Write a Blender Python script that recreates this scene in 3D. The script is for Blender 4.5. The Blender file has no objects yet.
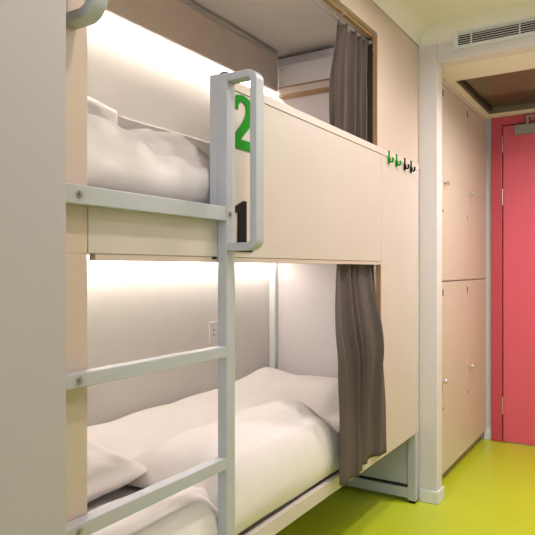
import bpy, bmesh, math, random
from mathutils import Vector, noise
random.seed(4)
S = bpy.context.scene
C = S.collection

# ------------------------------------------------------------------ materials
def mat(name, col, rough=.5, metal=0.0, noise_amt=0.0, noise_scale=40, bump=0.0, bump_scale=200, emit=None, spec=.5, stretch=None):
    m = bpy.data.materials.new(name); m.use_nodes = True
    nt = m.node_tree; b = nt.nodes['Principled BSDF']
    b.inputs['Base Color'].default_value = (*col, 1)
    b.inputs['Roughness'].default_value = rough
    b.inputs['Metallic'].default_value = metal
    b.inputs['Specular IOR Level'].default_value = spec
    tc = nt.nodes.new('ShaderNodeTexCoord')
    mp = nt.nodes.new('ShaderNodeMapping'); nt.links.new(tc.outputs['Object'], mp.inputs[0])
    if stretch: mp.inputs['Scale'].default_value = stretch
    if noise_amt:
        n = nt.nodes.new('ShaderNodeTexNoise'); n.inputs['Scale'].default_value = noise_scale; n.inputs['Detail'].default_value = 4
        nt.links.new(mp.outputs[0], n.inputs['Vector'])
        r = nt.nodes.new('ShaderNodeMapRange'); r.inputs['To Min'].default_value = 1 - noise_amt; r.inputs['To Max'].default_value = 1 + noise_amt
        nt.links.new(n.outputs['Fac'], r.inputs['Value'])
        mx = nt.nodes.new('ShaderNodeVectorMath'); mx.operation = 'SCALE'
        mx.inputs[0].default_value = col; nt.links.new(r.outputs[0], mx.inputs['Scale'])
        nt.links.new(mx.outputs[0], b.inputs['Base Color'])
    if bump:
        n2 = nt.nodes.new('ShaderNodeTexNoise'); n2.inputs['Scale'].default_value = bump_scale; n2.inputs['Detail'].default_value = 3
        nt.links.new(mp.outputs[0], n2.inputs['Vector'])
        bp = nt.nodes.new('ShaderNodeBump'); bp.inputs['Strength'].default_value = bump; bp.inputs['Distance'].default_value = .004
        nt.links.new(n2.outputs['Fac'], bp.inputs['Height']); nt.links.new(bp.outputs[0], b.inputs['Normal'])
    if emit:
        b.inputs['Emission Color'].default_value = (*emit[0], 1); b.inputs['Emission Strength'].default_value = emit[1]
    return m

M = dict(
    lam=mat('beige_laminate', (.58, .515, .465), .42, noise_amt=.03, noise_scale=6, bump=.05),
    beam=mat('beam_laminate', (.82, .70, .60), .42, noise_amt=.03, noise_scale=6),
    lamedge=mat('laminate_edge', (.62, .56, .51), .4),
    wood=mat('raw_wood_edge', (.36, .22, .10), .5, noise_amt=.15, noise_scale=30, stretch=(1, .1, 1)),
    locker=mat('locker_laminate', (.60, .545, .44), .4, noise_amt=.03, noise_scale=8, bump=.04),
    steel=mat('powder_coated_steel', (.44, .46, .485), .38, bump=.08, bump_scale=500),
    bolt=mat('bolt_metal', (.45, .44, .42), .3, .9),
    wall=mat('white_wall_paint', (.68, .64, .64), .7, noise_amt=.02, noise_scale=5, bump=.08, bump_scale=120),
    white=mat('bright_white_paint', (.84, .82, .80), .7),
    ceil=mat('cream_ceiling_paint', (.79, .75, .67), .8, noise_amt=.02, noise_scale=4),
    back=mat('capsule_back_wall', (.74, .71, .68), .6, noise_amt=.03, noise_scale=14, bump=.1, bump_scale=60),
    wall_shade=mat('grey_wall_shade', (.60, .565, .54), .7, bump=.1, bump_scale=80),  # back wall tone darkened to paint in its shadow band
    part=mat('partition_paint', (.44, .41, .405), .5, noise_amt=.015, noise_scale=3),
    floor=mat('lime_vinyl_floor', (.48, .58, .022), .33, noise_amt=.04, noise_scale=3, bump=.03, bump_scale=150),
    base=mat('white_skirting', (.72, .74, .74), .4),
    red=mat('red_door_paint', (.68, .105, .15), .42, noise_amt=.03, noise_scale=4, bump=.03),
    redf=mat('red_frame_paint', (.52, .065, .095), .42, noise_amt=.03, noise_scale=4),
    brown=mat('bronze_hatch_panel', (.17, .145, .085), .3, .2, noise_amt=.15, noise_scale=5),
    brown2=mat('dark_bronze_panel', (.085, .065, .03), .35, .2, noise_amt=.15, noise_scale=5),
    dark=mat('dark_gap', (.02, .018, .015), .8),
    linen=mat('white_cotton', (.74, .70, .68), .85, noise_amt=.02, noise_scale=20, bump=.22, bump_scale=22, spec=.2),
    matt=mat('mattress_cover', (.66, .64, .62), .9, bump=.15, bump_scale=300, spec=.2),
    curt=mat('taupe_curtain_cloth', (.108, .084, .075), .8, noise_amt=.12, noise_scale=60, bump=.25, bump_scale=400, spec=.25),
    green=mat('green_lacquer', (.003, .24, .004), .6, spec=.12),
    black=mat('black_lacquer', (.004, .004, .004), .6, spec=.15),
    brass=mat('satin_nickel', (.55, .48, .38), .28, .9),
    grey=mat('closer_grey', (.34, .32, .27), .4, .4),
    plastic=mat('white_plastic', (.75, .73, .70), .35),
    track=mat('aluminium_track', (.62, .61, .60), .3, .8),
    ledl=mat('soft_warm_led', (1, .9, .8), .5, emit=((1.0, .91, .83), 25.0)),
    warm=mat('warm_beige_laminate', (.59, .485, .41), .42, noise_amt=.03, noise_scale=6, bump=.05),
    led=mat('warm_led', (1, .9, .75), .5, emit=((1.0, .91, .83), 60.0)),
    lampw=mat('lamp_diffuser', (1, .95, .88), .5, emit=((1.0, .86, .70), 8.0)),
)
def glass():
    m = bpy.data.materials.new('window_glass'); m.use_nodes = True; nt = m.node_tree
    nt.nodes.clear(); o = nt.nodes.new('ShaderNodeOutputMaterial'); t = nt.nodes.new('ShaderNodeBsdfTransparent')
    g = nt.nodes.new('ShaderNodeBsdfGlossy'); g.inputs['Roughness'].default_value = .02
    x = nt.nodes.new('ShaderNodeMixShader'); x.inputs[0].default_value = .06
    nt.links.new(t.outputs[0], x.inputs[1]); nt.links.new(g.outputs[0], x.inputs[2]); nt.links.new(x.outputs[0], o.inputs[0])
    return m
M['glass'] = glass()

# ------------------------------------------------------------------ mesh helpers
def box(bm, x0, x1, y0, y1, z0, z1):
    vs = [bm.verts.new(p) for p in ((x0,y0,z0),(x1,y0,z0),(x1,y1,z0),(x0,y1,z0),(x0,y0,z1),(x1,y0,z1),(x1,y1,z1),(x0,y1,z1))]
    for f in ((0,3,2,1),(4,5,6,7),(0,1,5,4),(1,2,6,5),(2,3,7,6),(3,0,4,7)): bm.faces.new([vs[i] for i in f])
    return bm
def nb(*boxes):
    bm = bmesh.new()
    for b in boxes: box(bm, *b)
    return bm
def prism(bm, pts, axis, a0, a1):
    """extrude a closed outline; pts in the two remaining axes (x:(y,z)  y:(x,z)  z:(x,y))"""
    def P(p, a): return {'x': (a, p[0], p[1]), 'y': (p[0], a, p[1]), 'z': (p[0], p[1], a)}[axis]
    A = [bm.verts.new(P(p, a0)) for p in pts]; B = [bm.verts.new(P(p, a1)) for p in pts]
    n = len(pts)
    bm.faces.new(A[::-1]); bm.faces.new(B)
    for i in range(n): bm.faces.new((A[i], A[(i+1) % n], B[(i+1) % n], B[i]))
    bmesh.ops.recalc_face_normals(bm, faces=bm.faces)
    return bm
def cyl(bm, c, r, h, axis='z', seg=20, r2=None):
    r2 = r if r2 is None else r2
    def P(a, rr, t):
        u, v = rr*math.cos(a), rr*math.sin(a)
        return {'z': (c[0]+u, c[1]+v, c[2]+t), 'x': (c[0]+t, c[1]+u, c[2]+v), 'y': (c[0]+u, c[1]+t, c[2]+v)}[axis]
    A = [bm.verts.new(P(2*math.pi*i/seg, r, 0)) for i in range(seg)]
    B = [bm.verts.new(P(2*math.pi*i/seg, r2, h)) for i in range(seg)]
    bm.faces.new(A[::-1]); bm.faces.new(B)
    for i in range(seg): bm.faces.new((A[i], A[(i+1) % seg], B[(i+1) % seg], B[i]))
    bmesh.ops.recalc_face_normals(bm, faces=bm.faces)
    return bm
def obj(name, bm, m, parent=None, bevel=0.0, smooth=False, sub=0, solid=0.0, seg=2):
    me = bpy.data.meshes.new(name); bm.to_mesh(me); bm.free()
    o = bpy.data.objects.new(name, me); C.objects.link(o); me.materials.append(M[m])
    if parent:
        o.parent = parent
        off = parent_loc(parent)
        me.transform(__import__('mathutils').Matrix.Translation(-off))
    if smooth or bevel:
        for p in me.polygons: p.use_smooth = smooth
    if solid:
        md = o.modifiers.new('s', 'SOLIDIFY'); md.thickness = solid; md.offset = 0
    if bevel:
        md = o.modifiers.new('b', 'BEVEL'); md.width = bevel; md.segments = seg; md.limit_method = 'ANGLE'; md.angle_limit = math.radians(40)
    if sub:
        md = o.modifiers.new('d', 'SUBSURF'); md.levels = sub; md.render_levels = sub
    return o
def parent_loc(p):
    v = Vector((0,0,0))
    while p: v += p.location; p = p.parent
    return v
def tag(o, label, cat, group=None, kind=None):
    o['label'] = label; o['category'] = cat
    if group: o['group'] = group
    if kind: o['kind'] = kind
    return o
def thing(name, label, cat, loc, group=None):
    o = bpy.data.objects.new(name, None); C.objects.link(o); o.location = loc; o.empty_display_size = .05
    return tag(o, label, cat, group)
def struct(name, bm, m, parent=None, bevel=0.0, **k):
    o = obj(name, bm, m, parent, bevel, **k)
    if not parent: o['kind'] = 'structure'
    return o
def copy_tree(o, parent=None):
    c = o.copy(); C.objects.link(c); c.parent = parent
    for ch in [q for q in S.objects if q.parent == o]: copy_tree(ch, c)
    return c

# ------------------------------------------------------------------ the room
CZ = 2.32
YW = 2.945                     # end wall of the room (near face)
struct('floor', nb((-1.85, 1.45, -1.75, 4.4, -.06, 0)), 'floor')
# ceiling with coved edge over the bunks and along the end wall; lowered part in the lobby with a hatch opening
bm = nb((-1.85, 1.45, -1.75, 3.03, CZ, CZ+.08),
        (-1.45, .45, 3.03, 3.29, 2.157, 2.40), (-1.45, -.868, 3.29, 4.12, 2.157, 2.40),
        (.2, .45, 3.29, 4.12, 2.157, 2.40), (-1.45, .45, 4.12, 4.38, 2.157, 2.40))
r = .07
def cove(bm, fixed, sign, axis, a0, a1):
    pts = [(fixed, CZ-r)]
    for i in range(1, 8):
        a = math.pi/2*i/8
        pts.append((fixed + sign*r*(1-math.cos(a)), CZ - r + r*math.sin(a)))
    pts += [(fixed + sign*r, CZ+.001), (fixed, CZ+.001)]
    prism(bm, pts, axis, a0, a1)
cove(bm, -.95, 1, 'y', -1.6, YW)
cove(bm, YW, -1, 'x', -.95, 1.3)
struct('ceiling', bm, 'ceil')
struct('wall_left', nb((-1.85, -1.75, -1.75, 3.07, 0, CZ)), 'back')
struct('wall_right', nb((1.3, 1.45, -1.75, 3.07, 0, CZ), (.35, .45, 3.03, 4.38, 0, 2.157)), 'white')
struct('wall_front', nb((-1.75, -.863, YW, 3.03, 0, CZ), (-.863, .35, YW, 3.03, 2.157, CZ), (.35, 1.3, YW, 3.03, 0, CZ)), 'wall', bevel=.004)
struct('wall_lobby', nb((-1.45, -.876, 4.25, 4.38, 0, 2.157), (.171, .35, 4.25, 4.38, 0, 2.157), (-.876, .171, 4.25, 4.38, 2.155, 2.157), (-1.45,-1.36,3.03,4.25,0,2.157)), 'wall')
# rear wall with the window the daylight comes through
struct('wall_back', nb((-1.75, 1.3, -1.75, -1.6, 0, .85), (-1.75, 1.3, -1.75, -1.6, 2.12, CZ), (-1.75, -.5, -1.75, -1.6, .85, 2.12), (.9, 1.3, -1.75, -1.6, .85, 2.12)), 'white')
w = struct('window_1', nb((-.5, .9, -1.70, -1.65, .85, .90), (-.5, .9, -1.70, -1.65, 2.07, 2.12), (-.5, -.45, -1.70, -1.65, .90, 2.07), (.85, .9, -1.70, -1.65, .90, 2.07), (.175, .225, -1.70, -1.65, .90, 2.07)), 'base')
struct('pane', nb((-.45, .175, -1.68, -1.674, .90, 2.07), (.225, .85, -1.68, -1.674, .90, 2.07)), 'glass', w)
# white partition that stands at the near end of the bunks
struct('wall_partition', nb((-1.75, -.86, -1.6, .712, 0, CZ-.001)), 'part', bevel=.003)
# skirting boards
struct('baseboard_end', nb((-.95, -.854, 2.933, YW, 0, .062), (-.863, -.854, YW, 3.042, 0, .062)), 'base', bevel=.003)
struct('baseboard_lobby', nb((-.925, -.877, 4.236, 4.25, 0, .075), ), 'base', bevel=.003)

# ------------------------------------------------------------------ bunk bed
PX = -.95
bunk = thing('bunk_bed', 'built-in two-tier beige bunk bed with solid side panels along the left wall', 'bunk bed', (-1.35, 1.85, 0))
obj('near_post', nb((-.97, PX-.001, .720, .839, .30, 1.18), (-.97, PX-.001, .720, .839, 1.18, 2.25)), 'warm', bunk, .0015)
# side board (low at the entry, high beside the sleeper), facing panels and top trim
bm = bmesh.new()
prism(bm, [(.840, 1.181), (2.428, 1.181), (2.428, 1.636), (1.276, 1.636), (1.276, 1.285), (.840, 1.285)], 'x', -.97, PX)
obj('guard_panel', bm, 'lam', bunk, .0015)
obj('end_panel', nb((-.97, PX, 2.430, YW-.001, .345, 1.636)), 'lam', bunk, .0015)
obj('guard_cap', nb((-.974, PX+.003, 1.276, YW-.001, 1.6361, 1.661)), 'lamedge', bunk, .0006)
obj('edge_channel', nb((-.975, -.9494, 1.2722, 1.2758, 1.286, 1.660)), 'steel', bunk, .0008)
obj('lower_lip', nb((-.971, PX-.002, .86, 2.428, 1.167, 1.1805)), 'warm', bunk, .001)
bm = bmesh.new()
prism(bm, [(.720, 2.136), (2.397, 2.136), (2.397, 1.662), (YW-.001, 1.662), (YW-.001, 2.251), (.720, 2.251)], 'x', -.972, PX-.003)
obj('upper_fascia', bm, 'warm', bunk, .001)
obj('opening_edge', nb((-.972, -.9535, 2.3905, 2.3965, 1.6625, 2.128), (-.990, -.9725, .86, 2.399, 2.122, 2.134)), 'wood', bunk)
obj('opening_edge', nb((-.970, -.951, 2.4235, 2.4295, .40, 1.166)), 'wood', bunk)
obj('bed_rail', nb((-.97, PX, .840, 2.429, .345, .394)), 'lam', bunk, .002)
obj('base_board', nb((-1.745, -.971, .80, 2.868, .350, .380)), 'lam', bunk)
obj('upper_deck', nb((-1.745, -.971, .80, 2.848, 1.205, 1.24)), 'lam', bunk)
obj('foot_board', nb((-1.748, -.973, 2.85, 2.868, .381, 2.30)), 'wall', bunk)
obj('head_board', nb((-1.748, -.973, .78, .799, .345, 2.30)), 'lamedge', bunk)
obj('corner_post', nb((-1.748, -1.712, 2.812, 2.849, .381, 1.204)), 'base', bunk, .003)
obj('back_shade_panel', nb((-1.749, -1.738, .80, 2.849, 1.241, 1.745)), 'wall_shade', bunk, .004)  # thin grey panel standing in for the shadow across the upper back wall
# boxed beam that hides the light along the back, and the one across the foot end
obj('back_beam', nb((-1.700, -1.682, .80, 2.800, 2.105, 2.290), (-1.75, -1.70, .80, 2.800, 2.27, 2.290)), 'beam', bunk, .002)
obj('cornice_bead', nb((-1.695, -1.672, .80, 2.780, 2.291, 2.318)), 'lamedge', bunk, .009, seg=3)
e = obj('end_beam', nb((-1.681, -.973, 2.80, 2.849, 2.125, 2.240)), 'white', bunk, .002)
obj('end_ledge', nb((-1.681, -.973, 2.790, 2.849, 2.120, 2.1245)), 'wood', bunk)
obj('end_ledge', nb((-1.681, -.973, 2.80, 2.849, 2.085, 2.1195)), 'lamedge', bunk, .001)
obj('end_ledge', nb((-1.681, -.973, 2.796, 2.849, 2.072, 2.0845)), 'wood', bunk)
for x, z in ((-1.66, 2.22), (-1.66, 2.145)):
    obj('screw', cyl(bmesh.new(), (x, 2.797, z), .004, .004, 'y', 10), 'bolt', bunk)
# steel end frame below the bed
obj('end_frame', nb((-.992, -.951, 2.885, 2.93, .012, .344), (-1.70, -.992, 2.885, 2.93, .022, .072), (-1.74, -1.70, 2.885, 2.93, .012, .344), (-1.70, -.992, 2.885, 2.93, .32, .344)), 'steel', bunk, .003)
obj('end_sheet', nb((-1.70, -.992, 2.900, 2.915, .085, .32)), 'steel', bunk)
obj('frame_seal', nb((-1.70, -.992, 2.893, 2.915, .073, .0845)), 'dark', bunk)
obj('foot', nb((-.988, -.955, 2.888, 2.927, 0, .012)), 'black', bunk, .002)
obj('foot', nb((-1.74, -1.705, 2.888, 2.927, 0, .012)), 'black', bunk, .002)
obj('leg', nb((-1.0, -.965, .80, .84, 0, .345)), 'steel', bunk, .002)
obj('leg', nb((-1.74, -1.70, .80, .84, 0, .345)), 'steel', bunk, .002)

# LED light strips
ls = thing('light_strip', 'warm glowing light strip behind the beam above the upper bunk', 'light', (-1.74, 1.8, 2.16), 'LED strips along the back of the bunks')
obj('channel', nb((-1.7495, -1.701, .82, 2.78, 2.158, 2.163)), 'track', ls)
obj('diffuser', nb((-1.728, -1.708, .82, 2.78, 2.152, 2.158)), 'led', ls)
ls = thing('light_strip', 'warm glowing light strip under the deck above the lower bunk', 'light', (-1.74, 1.8, 1.19), 'LED strips along the back of the bunks')
obj('channel', nb((-1.725, -1.695, .82, 2.81, 1.198, 1.2045)), 'track', ls)
obj('diffuser', nb((-1.722, -1.698, .82, 2.81, 1.192, 1.198)), 'ledl', ls)

# ------------------------------------------------------------------ ladder with its grab loop
lad = thing('bunk_ladder', 'light grey steel ladder with three flat rungs in front of the bunks', 'ladder', (-.935, 1.03, 0))
obj('upright', nb((-.949, -.920, 1.272, 1.311, 0, 1.659)), 'steel', lad, .002)
obj('end_cap', nb((-.946, -.924, 1.276, 1.307, 1.6595, 1.664)), 'black', lad, .001)
for z0, z1 in ((1.274, 1.311), (.921, .949), (.630, .660), (.325, .355)):
    rg = obj('rung', nb((-.949, -.9195, .715, 1.2715, z0, z1)), 'steel', lad, .002)
    zc = (z0+z1)/2
    for y in (.792,) + ((1.289,) if z0 > 1.2 else ()):
        b = cyl(bmesh.new(), (-.9195, y, zc+.001), .0075, .003, 'x', 20); cyl(b, (-.9165, y, zc+.001), .0045, .003, 'x', 6)
        obj('bolt', b, 'bolt', lad, .0005)
def loop_bm(x_in, x_out, y0, y1, z0, z1, th, rad):
    """flat bar bent into a D in the x-z plane"""
    def path(xo, za, zb, rr):
        p = [(x_in, za)]
        for i in range(9):
            a = -math.pi/2 + math.pi/2*i/8; p.append((xo-rr+rr*math.cos(a), za+rr+rr*math.sin(a)))
        for i in range(9):
            a = math.pi/2*i/8; p.append((xo-rr+rr*math.cos(a), zb-rr+rr*math.sin(a)))
        p.append((x_in, zb)); return p
    out = path(x_out, z0, z1, rad); inn = path(x_out-th, z0+th, z1-th, max(rad-th, .006))
    bm = bmesh.new(); n = len(out)
    V = [[bm.verts.new((p[0], y, p[1])) for p in L] for L in (out, inn) for y in (y0, y1)]
    o0, o1, i0, i1 = V
    for k in range(n-1):
        bm.faces.new((o0[k], o0[k+1], o1[k+1], o1[k])); bm.faces.new((i0[k], i1[k], i1[k+1], i0[k+1]))
        bm.faces.new((o0[k], i0[k], i0[k+1], o0[k+1])); bm.faces.new((o1[k], o1[k+1], i1[k+1], i1[k]))
    for k in (0, n-1): bm.faces.new((o0[k], o1[k], i1[k], i0[k]))
    bmesh.ops.recalc_face_normals(bm, faces=bm.faces)
    return bm
obj('grab_handle', loop_bm(-.9195, -.828, 1.272, 1.309, 1.197, 1.657, .020, .030), 'steel', lad, .002)
obj('spacer', nb((-.968, -.9500, 1.252, 1.268, 1.175, 1.1805)), 'black', lad)
gh = tag(obj('grab_handle', loop_bm(-.9505, -.860, .775, .811, 1.620, 2.06, .020, .045), 'steel', None, .002),
         'grey steel grab loop on the beige post at the top left corner', 'handle')

# ------------------------------------------------------------------ bunk numbers
def num(name, outline_list, m, label, group):
    bm = bmesh.new()
    prism(bm, outline_list, 'x', PX+.0002, PX+.0035)
    return tag(obj(name, bm, m), label, 'number', group)
num('number_one', [(y-.005, z) for y, z in [(1.340,1.197),(1.441,1.197),(1.441,1.212),(1.410,1.215),(1.410,1.338),(1.395,1.338),(1.347,1.316),(1.350,1.300),(1.370,1.306),(1.368,1.215),(1.340,1.212)]], 'black',
    'black numeral 1 low on the beige guard panel', 'bunk numbers')
def two():
    # outer and inner strokes of a bold 2; local x 0..1 (left to right), z 0..1.45
    L = [(0.00,0.0),(1.0,0.0),(1.0,.26),(.42,.26),(.52,.38),(.70,.56),(.86,.74),(.96,.90),(.98,1.06),(.95,1.20),(.86,1.33),(.70,1.42),(.50,1.45),(.30,1.42),(.14,1.34),(.05,1.22),(.02,1.06),
         (.30,1.03),(.32,1.16),(.40,1.26),(.50,1.28),(.62,1.22),(.66,1.10),(.63,.94),(.52,.76),(.34,.54),(.12,.30),(.0,.16)]
    y0, z0, s = 1.329, 1.480, .104
    return [(y0 + a*.116, z0 + b*s) for a, b in L]
num('number_two', two(), 'green', 'green numeral 2 high on the beige guard panel', 'bunk numbers')

# ------------------------------------------------------------------ bedding
def pillow(name, label, L, W, T, loc, rot, seed, group, sq=2.8):
    bm = bmesh.new(); n = 26; top = {}; bot = {}
    for i in range(n+1):
        for j in range(n+1):
            a, b = 2*i/n-1, 2*j/n-1
            pin = 1 - .07*(1-abs(a)**2)*abs(b)**3; pin2 = 1 - .09*(1-abs(b)**2)*abs(a)**3
            x, y = a*L/2*pin2, b*W/2*pin
            h = max(0, (1-abs(a)**sq))**.5 * max(0, (1-abs(b)**2.8))**.55
            q = noise.noise(Vector((x*7+seed, y*7, 1.3)))*.022*h + noise.noise(Vector((x*15+seed, y*12, 4.3)))*.016*h + abs(noise.noise(Vector((x*9+y*6+seed, y*20, 9.3))))*.024*h
            top[i,j] = bm.verts.new((x, y, h*T/2+q))
            bot[i,j] = top[i,j] if (i in (0,n) or j in (0,n)) else bm.verts.new((x, y, -h*T/2+q*.5))
    for i in range(n):
        for j in range(n):
            bm.faces.new((top[i,j], top[i+1,j], top[i+1,j+1], top[i,j+1]))
            q = [bot[i,j], bot[i,j+1], bot[i+1,j+1], bot[i+1,j]]
            if len(set(q)) > 2:
                try: bm.faces.new(q)
                except ValueError: pass
    o = obj(name, bm, 'linen', smooth=True, sub=1)
    o.location = loc; o.rotation_euler = [math.radians(v) for v in rot]
    return tag(o, label, 'pillow', group)
def mattress(name, label, z0, z1, x0, x1, group):
    bm = nb((x0, x1, .802, 2.808, z0, z1))
    bmesh.ops.subdivide_edges(bm, edges=bm.edges, cuts=1, use_grid_fill=True)
    return tag(obj(name, bm, 'matt', None, .03, True, seg=4), label, 'mattress', group)
mattress('mattress', 'thin white mattress lying on the upper deck under the large pillow', 1.2405, 1.288, -1.71, -.985, 'bunk mattresses')
mattress('mattress', 'thin white mattress lying on the lower bunk base under the duvet', .3805, .495, -1.71, -1.005, 'bunk mattresses')
pillow('pillow', 'large plump white pillow leaning at the entry of the upper bunk', .68, .32, .16, (-1.12, 1.15, 1.412), (38, 0, 90), 2.1, 'pillows', 5.0)
pillow('pillow', 'smaller crumpled white pillow behind the large one, against the back wall', .50, .48, .12, (-1.60, 1.31, 1.55), (74, 10, 86), 7.7, 'pillows')
pillow('pillow', 'flat white pillow at the head of the lower bunk', .52, .46, .13, (-1.46, 1.08, .560), (3, -2, 89), 11.4, 'pillows')

def sstep(a, b, x):
    t = min(1, max(0, (x-a)/(b-a))); return t*t*(3-2*t)
def duvet(name, label, x0, X1, y0, y1, hfun, zdrop, nx=46, ny=80, thick=.02):
    """cloth draped over the mattress: back edge to front edge, then down the front side"""
    bm = bmesh.new(); V = {}
    for j in range(ny+1):
        y = y0 + (y1-y0)*j/ny
        ends = min((y-y0), (y1-y)); x1 = X1 - .035*sstep(2.22, 2.38, y)
        for i in range(nx+1):
            s = i/nx
            if s < .72:
                x = x0 + (x1-.055-x0)*s/.72; z = hfun(x, y)
            else:
                a = (s-.72)/.28; zt = hfun(x1-.055, y)
                an = a*math.pi*.62
                x = x1-.055 + .055*math.sin(min(an, math.pi/2)) - (.045*(an-math.pi/2) if an > math.pi/2 else 0)
                z = zt + (zdrop - zt)*(1-math.cos(a*math.pi/2)**1.1)
            wr = noise.noise(Vector((x*6, y*4, 2.2)))*.012 + noise.noise(Vector((x*16, y*9, 7)))*.004
            e = 1-math.exp(-ends/.035)
            zz = z + wr
            floor_z = zdrop if s > .72 else .508
            zz = floor_z + (zz-floor_z)*max(.0, e)
            if s < .03: zz = min(zz, .51 + (zz-.51)*(s/.03)**.5)
            V[i,j] = bm.verts.new((x + (wr*.6 if s > .72 else 0), y, max(zz, floor_z if s < .72 else zdrop)))
    for i in range(nx):
        for j in range(ny): bm.faces.new((V[i,j], V[i+1,j], V[i+1,j+1], V[i,j+1]))
    return tag(obj(name, bm, 'linen', None, smooth=True, sub=1, solid=thick), label, 'duvet', 'duvets on the lower bunk')
def h_far(x, y):
    base = .556 + .022*(1-sstep(-1.70, -1.50, x)) + .05*sstep(2.3, 2.72, y) - .02*sstep(-1.5, -1.3, x)*(1-sstep(2.3, 2.6, y))
    end = 2.25 - .10*sstep(-1.2, -.98, x)
    lump = .095*sstep(-1.42, -1.20, x)*(1-sstep(end-.22, end, y))
    drop = -.08*sstep(-1.25, -1.0, x)*sstep(end-.05, end+.1, y)
    edge = -.03*sstep(-1.12, -1.02, x)
    return base + lump + drop + edge
duvet('duvet', 'white duvet spread over the lower bunk up to the curtain', -1.737, -.957, 1.30, 2.80, h_far, .405, ny=96)
def h_near(x, y):
    return .515 + .04*sstep(-1.20, -1.10, x)
duvet('duvet', 'folded white duvet end bulging at the front near the lowest rungs', -1.22, -.957, .845, 1.345, h_near, .405, nx=40, ny=40)

# ------------------------------------------------------------------ curtains
def curtain(name, label, y0t, y1t, y0b, y1b, z1, z0, xt, xb, folds, amp, seed):
    bm = bmesh.new(); nu, nv = 150, 46; V = {}; x_moves = abs(xb-xt) > .01
    for j in range(nv+1):
        t = j/nv
        z = z1 + (z0-z1)*t
        ya = y0t + (y0b-y0t)*sstep(0, .4, t); yb = y1t + (y1b-y1t)*sstep(0, .8, t)
        xx = xt + (xb-xt)*sstep(.03, .5, t)
        for i in range(nu+1):
            s = i/nu
            ss = s + .035*math.sin(s*9+seed) + .015*math.sin(t*3+seed)
            ph = ss*folds*2*math.pi + .5*math.sin(t*2.2+seed)
            k = .55 + .45*sstep(0, .35, t)
            m = sstep(.25, .95, t) if x_moves else 0
            x = xx + amp*k*((1-.75*m)*(math.sin(ph) + .25*math.sin(2.3*ph+seed)) + m*(1.0*math.sin(s*2*math.pi*1.05+.1) + .22*math.sin(s*2*math.pi*3.1+1))) + .006*noise.noise(Vector((s*8, t*4, seed)))
            y = ya + (yb-ya)*s + .010*k*math.cos(ph*1.0+.6)
            zz = z + .006*math.sin(ph)*(1-t) if j == 0 else z
            V[i,j] = bm.verts.new((x, y, zz))
    for i in range(nu):
        for j in range(nv): bm.faces.new((V[i,j], V[i+1,j], V[i+1,j+1], V[i,j+1]))
    return tag(obj(name, bm, 'curt', None, smooth=True, solid=.003), label, 'curtain', 'privacy curtains')
curtain('curtain', 'taupe curtain bunched at the right end of the upper bunk opening', 2.12, 2.52, 2.06, 2.52, 2.105, 1.36, -1.004, -1.002, 6.2, .019, 1.0)
curtain('curtain', 'taupe curtain hanging over the bed rail at the end of the lower bunk', 2.050, 2.425, 1.940, 2.396, 1.184, .382, -.984, -.924, 5.1, .021, 2.6)
for z, lab in ((2.106, 'slim white metal curtain track along the top of the upper bunk opening'), (1.160, 'slim metal curtain track under the deck edge above the lower bunk')):
    if z > 2:
        t = thing('curtain_track', lab, 'curtain track', (-1.006, 1.6, z))
        obj('channel', nb((-1.014, -.998, .82, 2.45, z, z+.012)), 'track', t, .001)
        obj('bracket', nb((-1.014, -.9735, 1.2, 1.22, z+.0145, z+.018)), 'track', t)
        obj('bracket', nb((-1.014, -.9735, 2.1, 2.12, z+.0145, z+.018)), 'track', t)
        for k in range(8):
            y = 2.14 + .04*k
            obj('glider', cyl(bmesh.new(), (-1.006, y, z-.003), .0035, .003, 'z', 8), 'plastic', t)
    else:
        t = thing('curtain_track', lab, 'curtain track', (-1.004, 1.6, z))
        obj('channel', nb((-1.010, -.994, .82, 2.42, 1.190, 1.2045)), 'track', t, .001)
        for k in range(8):
            obj('glider', cyl(bmesh.new(), (-1.004, 2.05+.048*k, 1.186), .003, .004, 'z', 8), 'plastic', t)

# ------------------------------------------------------------------ coat hooks
def hook(y, m, label):
    t = thing('coat_hook', label, 'hook', (PX, y, 1.60), 'coat hooks')
    obj('back_plate', nb((PX+.0003, PX+.006, y-.008, y+.008, 1.606, 1.664)), m, t, .002)
    pts = []
    for i in range(11):
        a = math.pi + math.pi*i/10
        pts.append((-.950+.0145+.0095*math.cos(a), 1.620+.0095*math.sin(a)))
    inn = [(-.950+.0145+.0040*math.cos(math.pi+math.pi*i/10), 1.620+.0040*math.sin(math.pi+math.pi*i/10)) for i in range(11)]
    out = [(-.9450, 1.630)] + pts + [(-.9250, 1.632), (-.9305, 1.633)] + inn[::-1] + [(-.9395, 1.630)]
    bm = bmesh.new(); prism(bm, out, 'y', y-.006, y+.006)
    obj('hook_arm', bm, m, t, .001)
hook(2.512, 'green', 'green coat hook nearest the curtain on the guard panel')
hook(2.606, 'green', 'green coat hook beside the black pair on the guard panel')
hook(2.715, 'black', 'black coat hook beside the green pair on the guard panel')
hook(2.803, 'black', 'black coat hook nearest the white pillar')

# ------------------------------------------------------------------ socket on the back wall of the lower bunk
so = thing('wall_socket', 'small white power socket on the back wall of the lower bunk', 'socket', (-1.75, 2.28, .85))
obj('face_plate', nb((-1.7498, -1.742, 2.275, 2.345, .80, .897)), 'plastic', so, .002)
obj('socket_hole', nb((-1.7418, -1.7405, 2.302, 2.308, .855, .862), (-1.7418, -1.7405, 2.302, 2.308, .832, .839)), 'dark', so)
obj('switch', nb((-1.7418, -1.738, 2.318, 2.334, .838, .860)), 'plastic', so, .001)

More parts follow.
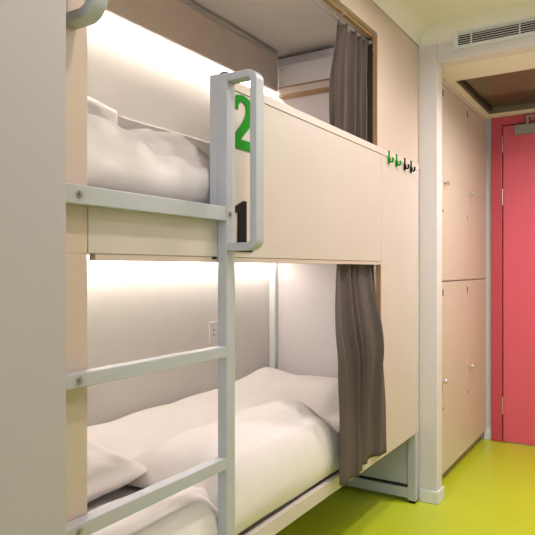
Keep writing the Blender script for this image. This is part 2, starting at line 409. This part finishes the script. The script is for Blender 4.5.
# ------------------------------------------------------------------ air vent above the lobby opening
v = thing('air_vent', 'long white slatted air vent on the wall above the lobby opening', 'vent', (-.2, YW, 2.20))
x0, x1 = -.783, .30
obj('frame', nb((x0, x1, YW-.012, YW-.0005, 2.293, 2.309), (x0, x1, YW-.012, YW-.0005, 2.201, 2.217), (x0, x0+.022, YW-.012, YW-.0005, 2.217, 2.293), (x1-.022, x1, YW-.012, YW-.0005, 2.217, 2.293)), 'base', v, .0015)
bm = bmesh.new()
for k in range(7):
    z = 2.2225+.0105*k
    prism(bm, [(YW-.011, z+.0005), (YW-.0025, z+.0035), (YW-.0025, z+.0055), (YW-.011, z+.0035)], 'x', x0+.022, x1-.022)
obj('louvres', bm, 'base', v)
for xd in (-.702, -.487, -.272, -.057): obj('divider', nb((xd, xd+.005, YW-.0115, YW-.002, 2.217, 2.293)), 'base', v)
obj('backing', nb((x0+.022, x1-.022, YW-.002, YW-.0006, 2.217, 2.293)), 'dark', v)

# ------------------------------------------------------------------ built-in lockers in the lobby
lk = thing('locker_unit', 'tall built-in beige locker unit with four doors left of the red door', 'locker', (-1.13, 3.66, 0))
obj('body', nb((-1.355, -.930, 3.035, 4.245, .062, 2.150)), 'locker', lk, .001)
obj('plinth', nb((-1.355, -.945, 3.035, 4.234, 0, .0615)), 'grey', lk)
obj('top_trim', nb((-.9295, -.905, 3.035, 4.235, 2.128, 2.1565)), 'lam', lk, .001)
obj('side_trim', nb((-.9295, -.905, 3.035, 3.150, .062, 2.1275)), 'lam', lk, .001)
LX = -.91
for (ya, yb) in ((3.153, 3.700), (3.7035, 4.232)):
    for (za, zb, kz) in ((1.0865, 2.126, 1.608), (.064, 1.0785, .556)):
        d = obj('door', nb((-.9292, LX, ya, yb, za, zb)), 'locker', lk, .0015)
        ky = ya + (.085 if za > 1 or ya > 3.5 else .048); so_ = .018 if ya > 3.5 else .050
        b = cyl(bmesh.new(), (LX, ky, kz), .005, .014, 'x', 14); cyl(b, (LX+.014, ky, kz), .014, .012, 'x', 18, .011)
        obj('knob', b, 'track', d, .001, True)
        zt = zb-.045 if za > 1 else zb-.055
        obj('lock_slot', nb((LX, LX+.0015, ya+so_, ya+so_+.012, zt-.018, zt+.018)), 'dark', d)
        obj('lock_slot', nb((LX, LX+.0015, ya+so_, ya+so_+.008, .40 if za < 1 else 1.45, .415 if za < 1 else 1.465)), 'dark', d)

# ------------------------------------------------------------------ red door
D = 4.25
dr = struct('door_1', nb((-.800, .095, D-.022, D+.022, .006, 2.094)), 'red', bevel=.002)
struct('door_frame', nb((-.8755, -.806, D-.030, D+.09, 0, 2.156), (.101, .1705, D-.030, D+.09, 0, 2.156), (-.806, .101, D-.030, D+.09, 2.100, 2.156)), 'redf', dr, .004)
struct('door_stop', nb((-.806, -.790, D+.023, D+.06, 0, 2.1), (.085, .101, D+.023, D+.06, 0, 2.1), (-.79, .085, D+.023, D+.06, 2.085, 2.1)), 'redf', dr)
for z in (1.975, 1.625, .245):
    b = cyl(bmesh.new(), (-.803, D-.031, z-.055), .006, .11, 'z', 12)
    struct('hinge', b, 'brass', dr, .0005)
struct('door_handle', cyl(nb((-.02, .02, D-.030, D-.022, .95, 1.15), (-.10, .01, D-.072, D-.058, 1.045, 1.060)), (0, D-.070, 1.052), .008, .042, 'y', 14), 'brass', dr, .002)
cl = thing('door_closer', 'grey metal door closer box on top of the red door', 'door closer', (-.6, D-.05, 2.02))
obj('body', nb((-.722, -.46, D-.068, D-.0225, 2.022, 2.084)), 'grey', cl, .004)
obj('pivot', cyl(bmesh.new(), (-.648, D-.052, 2.0845), .010, .046, 'z', 14), 'brass', cl)
b = nb((-.655, -.40, D-.060, D-.046, 2.1305, 2.138)); box(b, -.42, -.395, D-.062, D-.0305, 2.1385, 2.150); cyl(b, (-.615, D-.053, 2.108), .010, .022, 'z', 12)
obj('arm', b, 'brass', cl, .001)

# dark bronze service hatch let into the lobby ceiling
ht = thing('ceiling_hatch', 'dark bronze recessed hatch panel in the lobby ceiling before the red door', 'hatch', (-.3, 3.7, 2.16))
obj('panel', nb((-.8585, .1905, 3.2995, 3.790, 2.190, 2.202)), 'brown', ht)
obj('panel', nb((-.8585, .1905, 3.794, 4.1105, 2.196, 2.208)), 'brown2', ht)
obj('side_lining', nb((-.8675, -.859, 3.2905, 4.1195, 2.159, 2.215), (.191, .1995, 3.2905, 4.1195, 2.159, 2.215), (-.859, .191, 3.2905, 3.299, 2.159, 2.215), (-.859, .191, 4.111, 4.1195, 2.159, 2.215)), 'brown', ht)
obj('shadow_groove', nb((-.8585, -.845, 3.3, 4.11, 2.180, 2.1895)), 'dark', ht)

# ------------------------------------------------------------------ lamps
def downlight(x, y, z, power, label, size=.09, col=(1, .89, .88), spread=165):
    t = thing('ceiling_spotlight', label, 'light', (x, y, z), 'ceiling spotlights')
    b = bmesh.new(); n = 28
    ro, ri = .062, .048
    R = [[b.verts.new((x+q*math.cos(2*math.pi*i/n), y+q*math.sin(2*math.pi*i/n), zz)) for i in range(n)] for q, zz in ((ro, z-.0005), (ro, z-.006), (ri, z-.008), (ri, z-.0005))]
    for k in range(4):
        for i in range(n): b.faces.new((R[k][i], R[k][(i+1) % n], R[(k+1) % 4][(i+1) % n], R[(k+1) % 4][i]))
    bmesh.ops.recalc_face_normals(b, faces=b.faces)
    obj('trim_ring', b, 'plastic', t)
    obj('diffuser', cyl(bmesh.new(), (x, y, z-.004), .047, .0035, 'z', 28), 'lampw', t)
    L = bpy.data.lights.new('spot_glow', 'AREA'); L.shape = 'DISK'; L.size = size; L.energy = power; L.color = col; L.spread = math.radians(spread)
    o = bpy.data.objects.new('spot_glow', L); C.objects.link(o); o.location = (x, y, z-.012)
    o.visible_camera = True
downlight(-.36, .95, CZ, 4, 'round ceiling spotlight above the ladder, out of view')
downlight(-.36, 2.15, CZ, 8, 'round ceiling spotlight above the lower curtain, out of view')
downlight(.30, 1.5, CZ, 5, 'round ceiling spotlight above the middle of the room')
downlight(-.10, 3.135, 2.157, 14, 'round ceiling spotlight in the lobby soffit')
# daylight through the rear window
L = bpy.data.lights.new('daylight', 'AREA'); L.shape = 'RECTANGLE'; L.size = 1.5; L.size_y = 1.3; L.energy = 29; L.color = (.80, .81, 1.0)
o = bpy.data.objects.new('daylight', L); C.objects.link(o); o.location = (.2, -1.95, 1.5); o.rotation_euler = (math.radians(90), 0, 0)

wd = bpy.data.worlds.new('world'); S.world = wd; wd.use_nodes = True
wd.node_tree.nodes['Background'].inputs[0].default_value = (.80, .88, 1, 1)
wd.node_tree.nodes['Background'].inputs[1].default_value = 1.0

# ------------------------------------------------------------------ camera
cam = bpy.data.cameras.new('camera'); co = bpy.data.objects.new('camera', cam); C.objects.link(co); S.camera = co
co.location = (0, 0, 1.15); co.rotation_euler = (math.radians(90), 0, math.radians(32.008))
cam.sensor_width = 36; cam.lens = 604.74/535*36; cam.clip_start = .02
cam.shift_y = (268.7-267.5)/535
S.view_settings.view_transform = 'Standard'; S.view_settings.look = 'None'
S.view_settings.exposure = 0.45; S.view_settings.gamma = 1; S.view_settings.use_curve_mapping = False
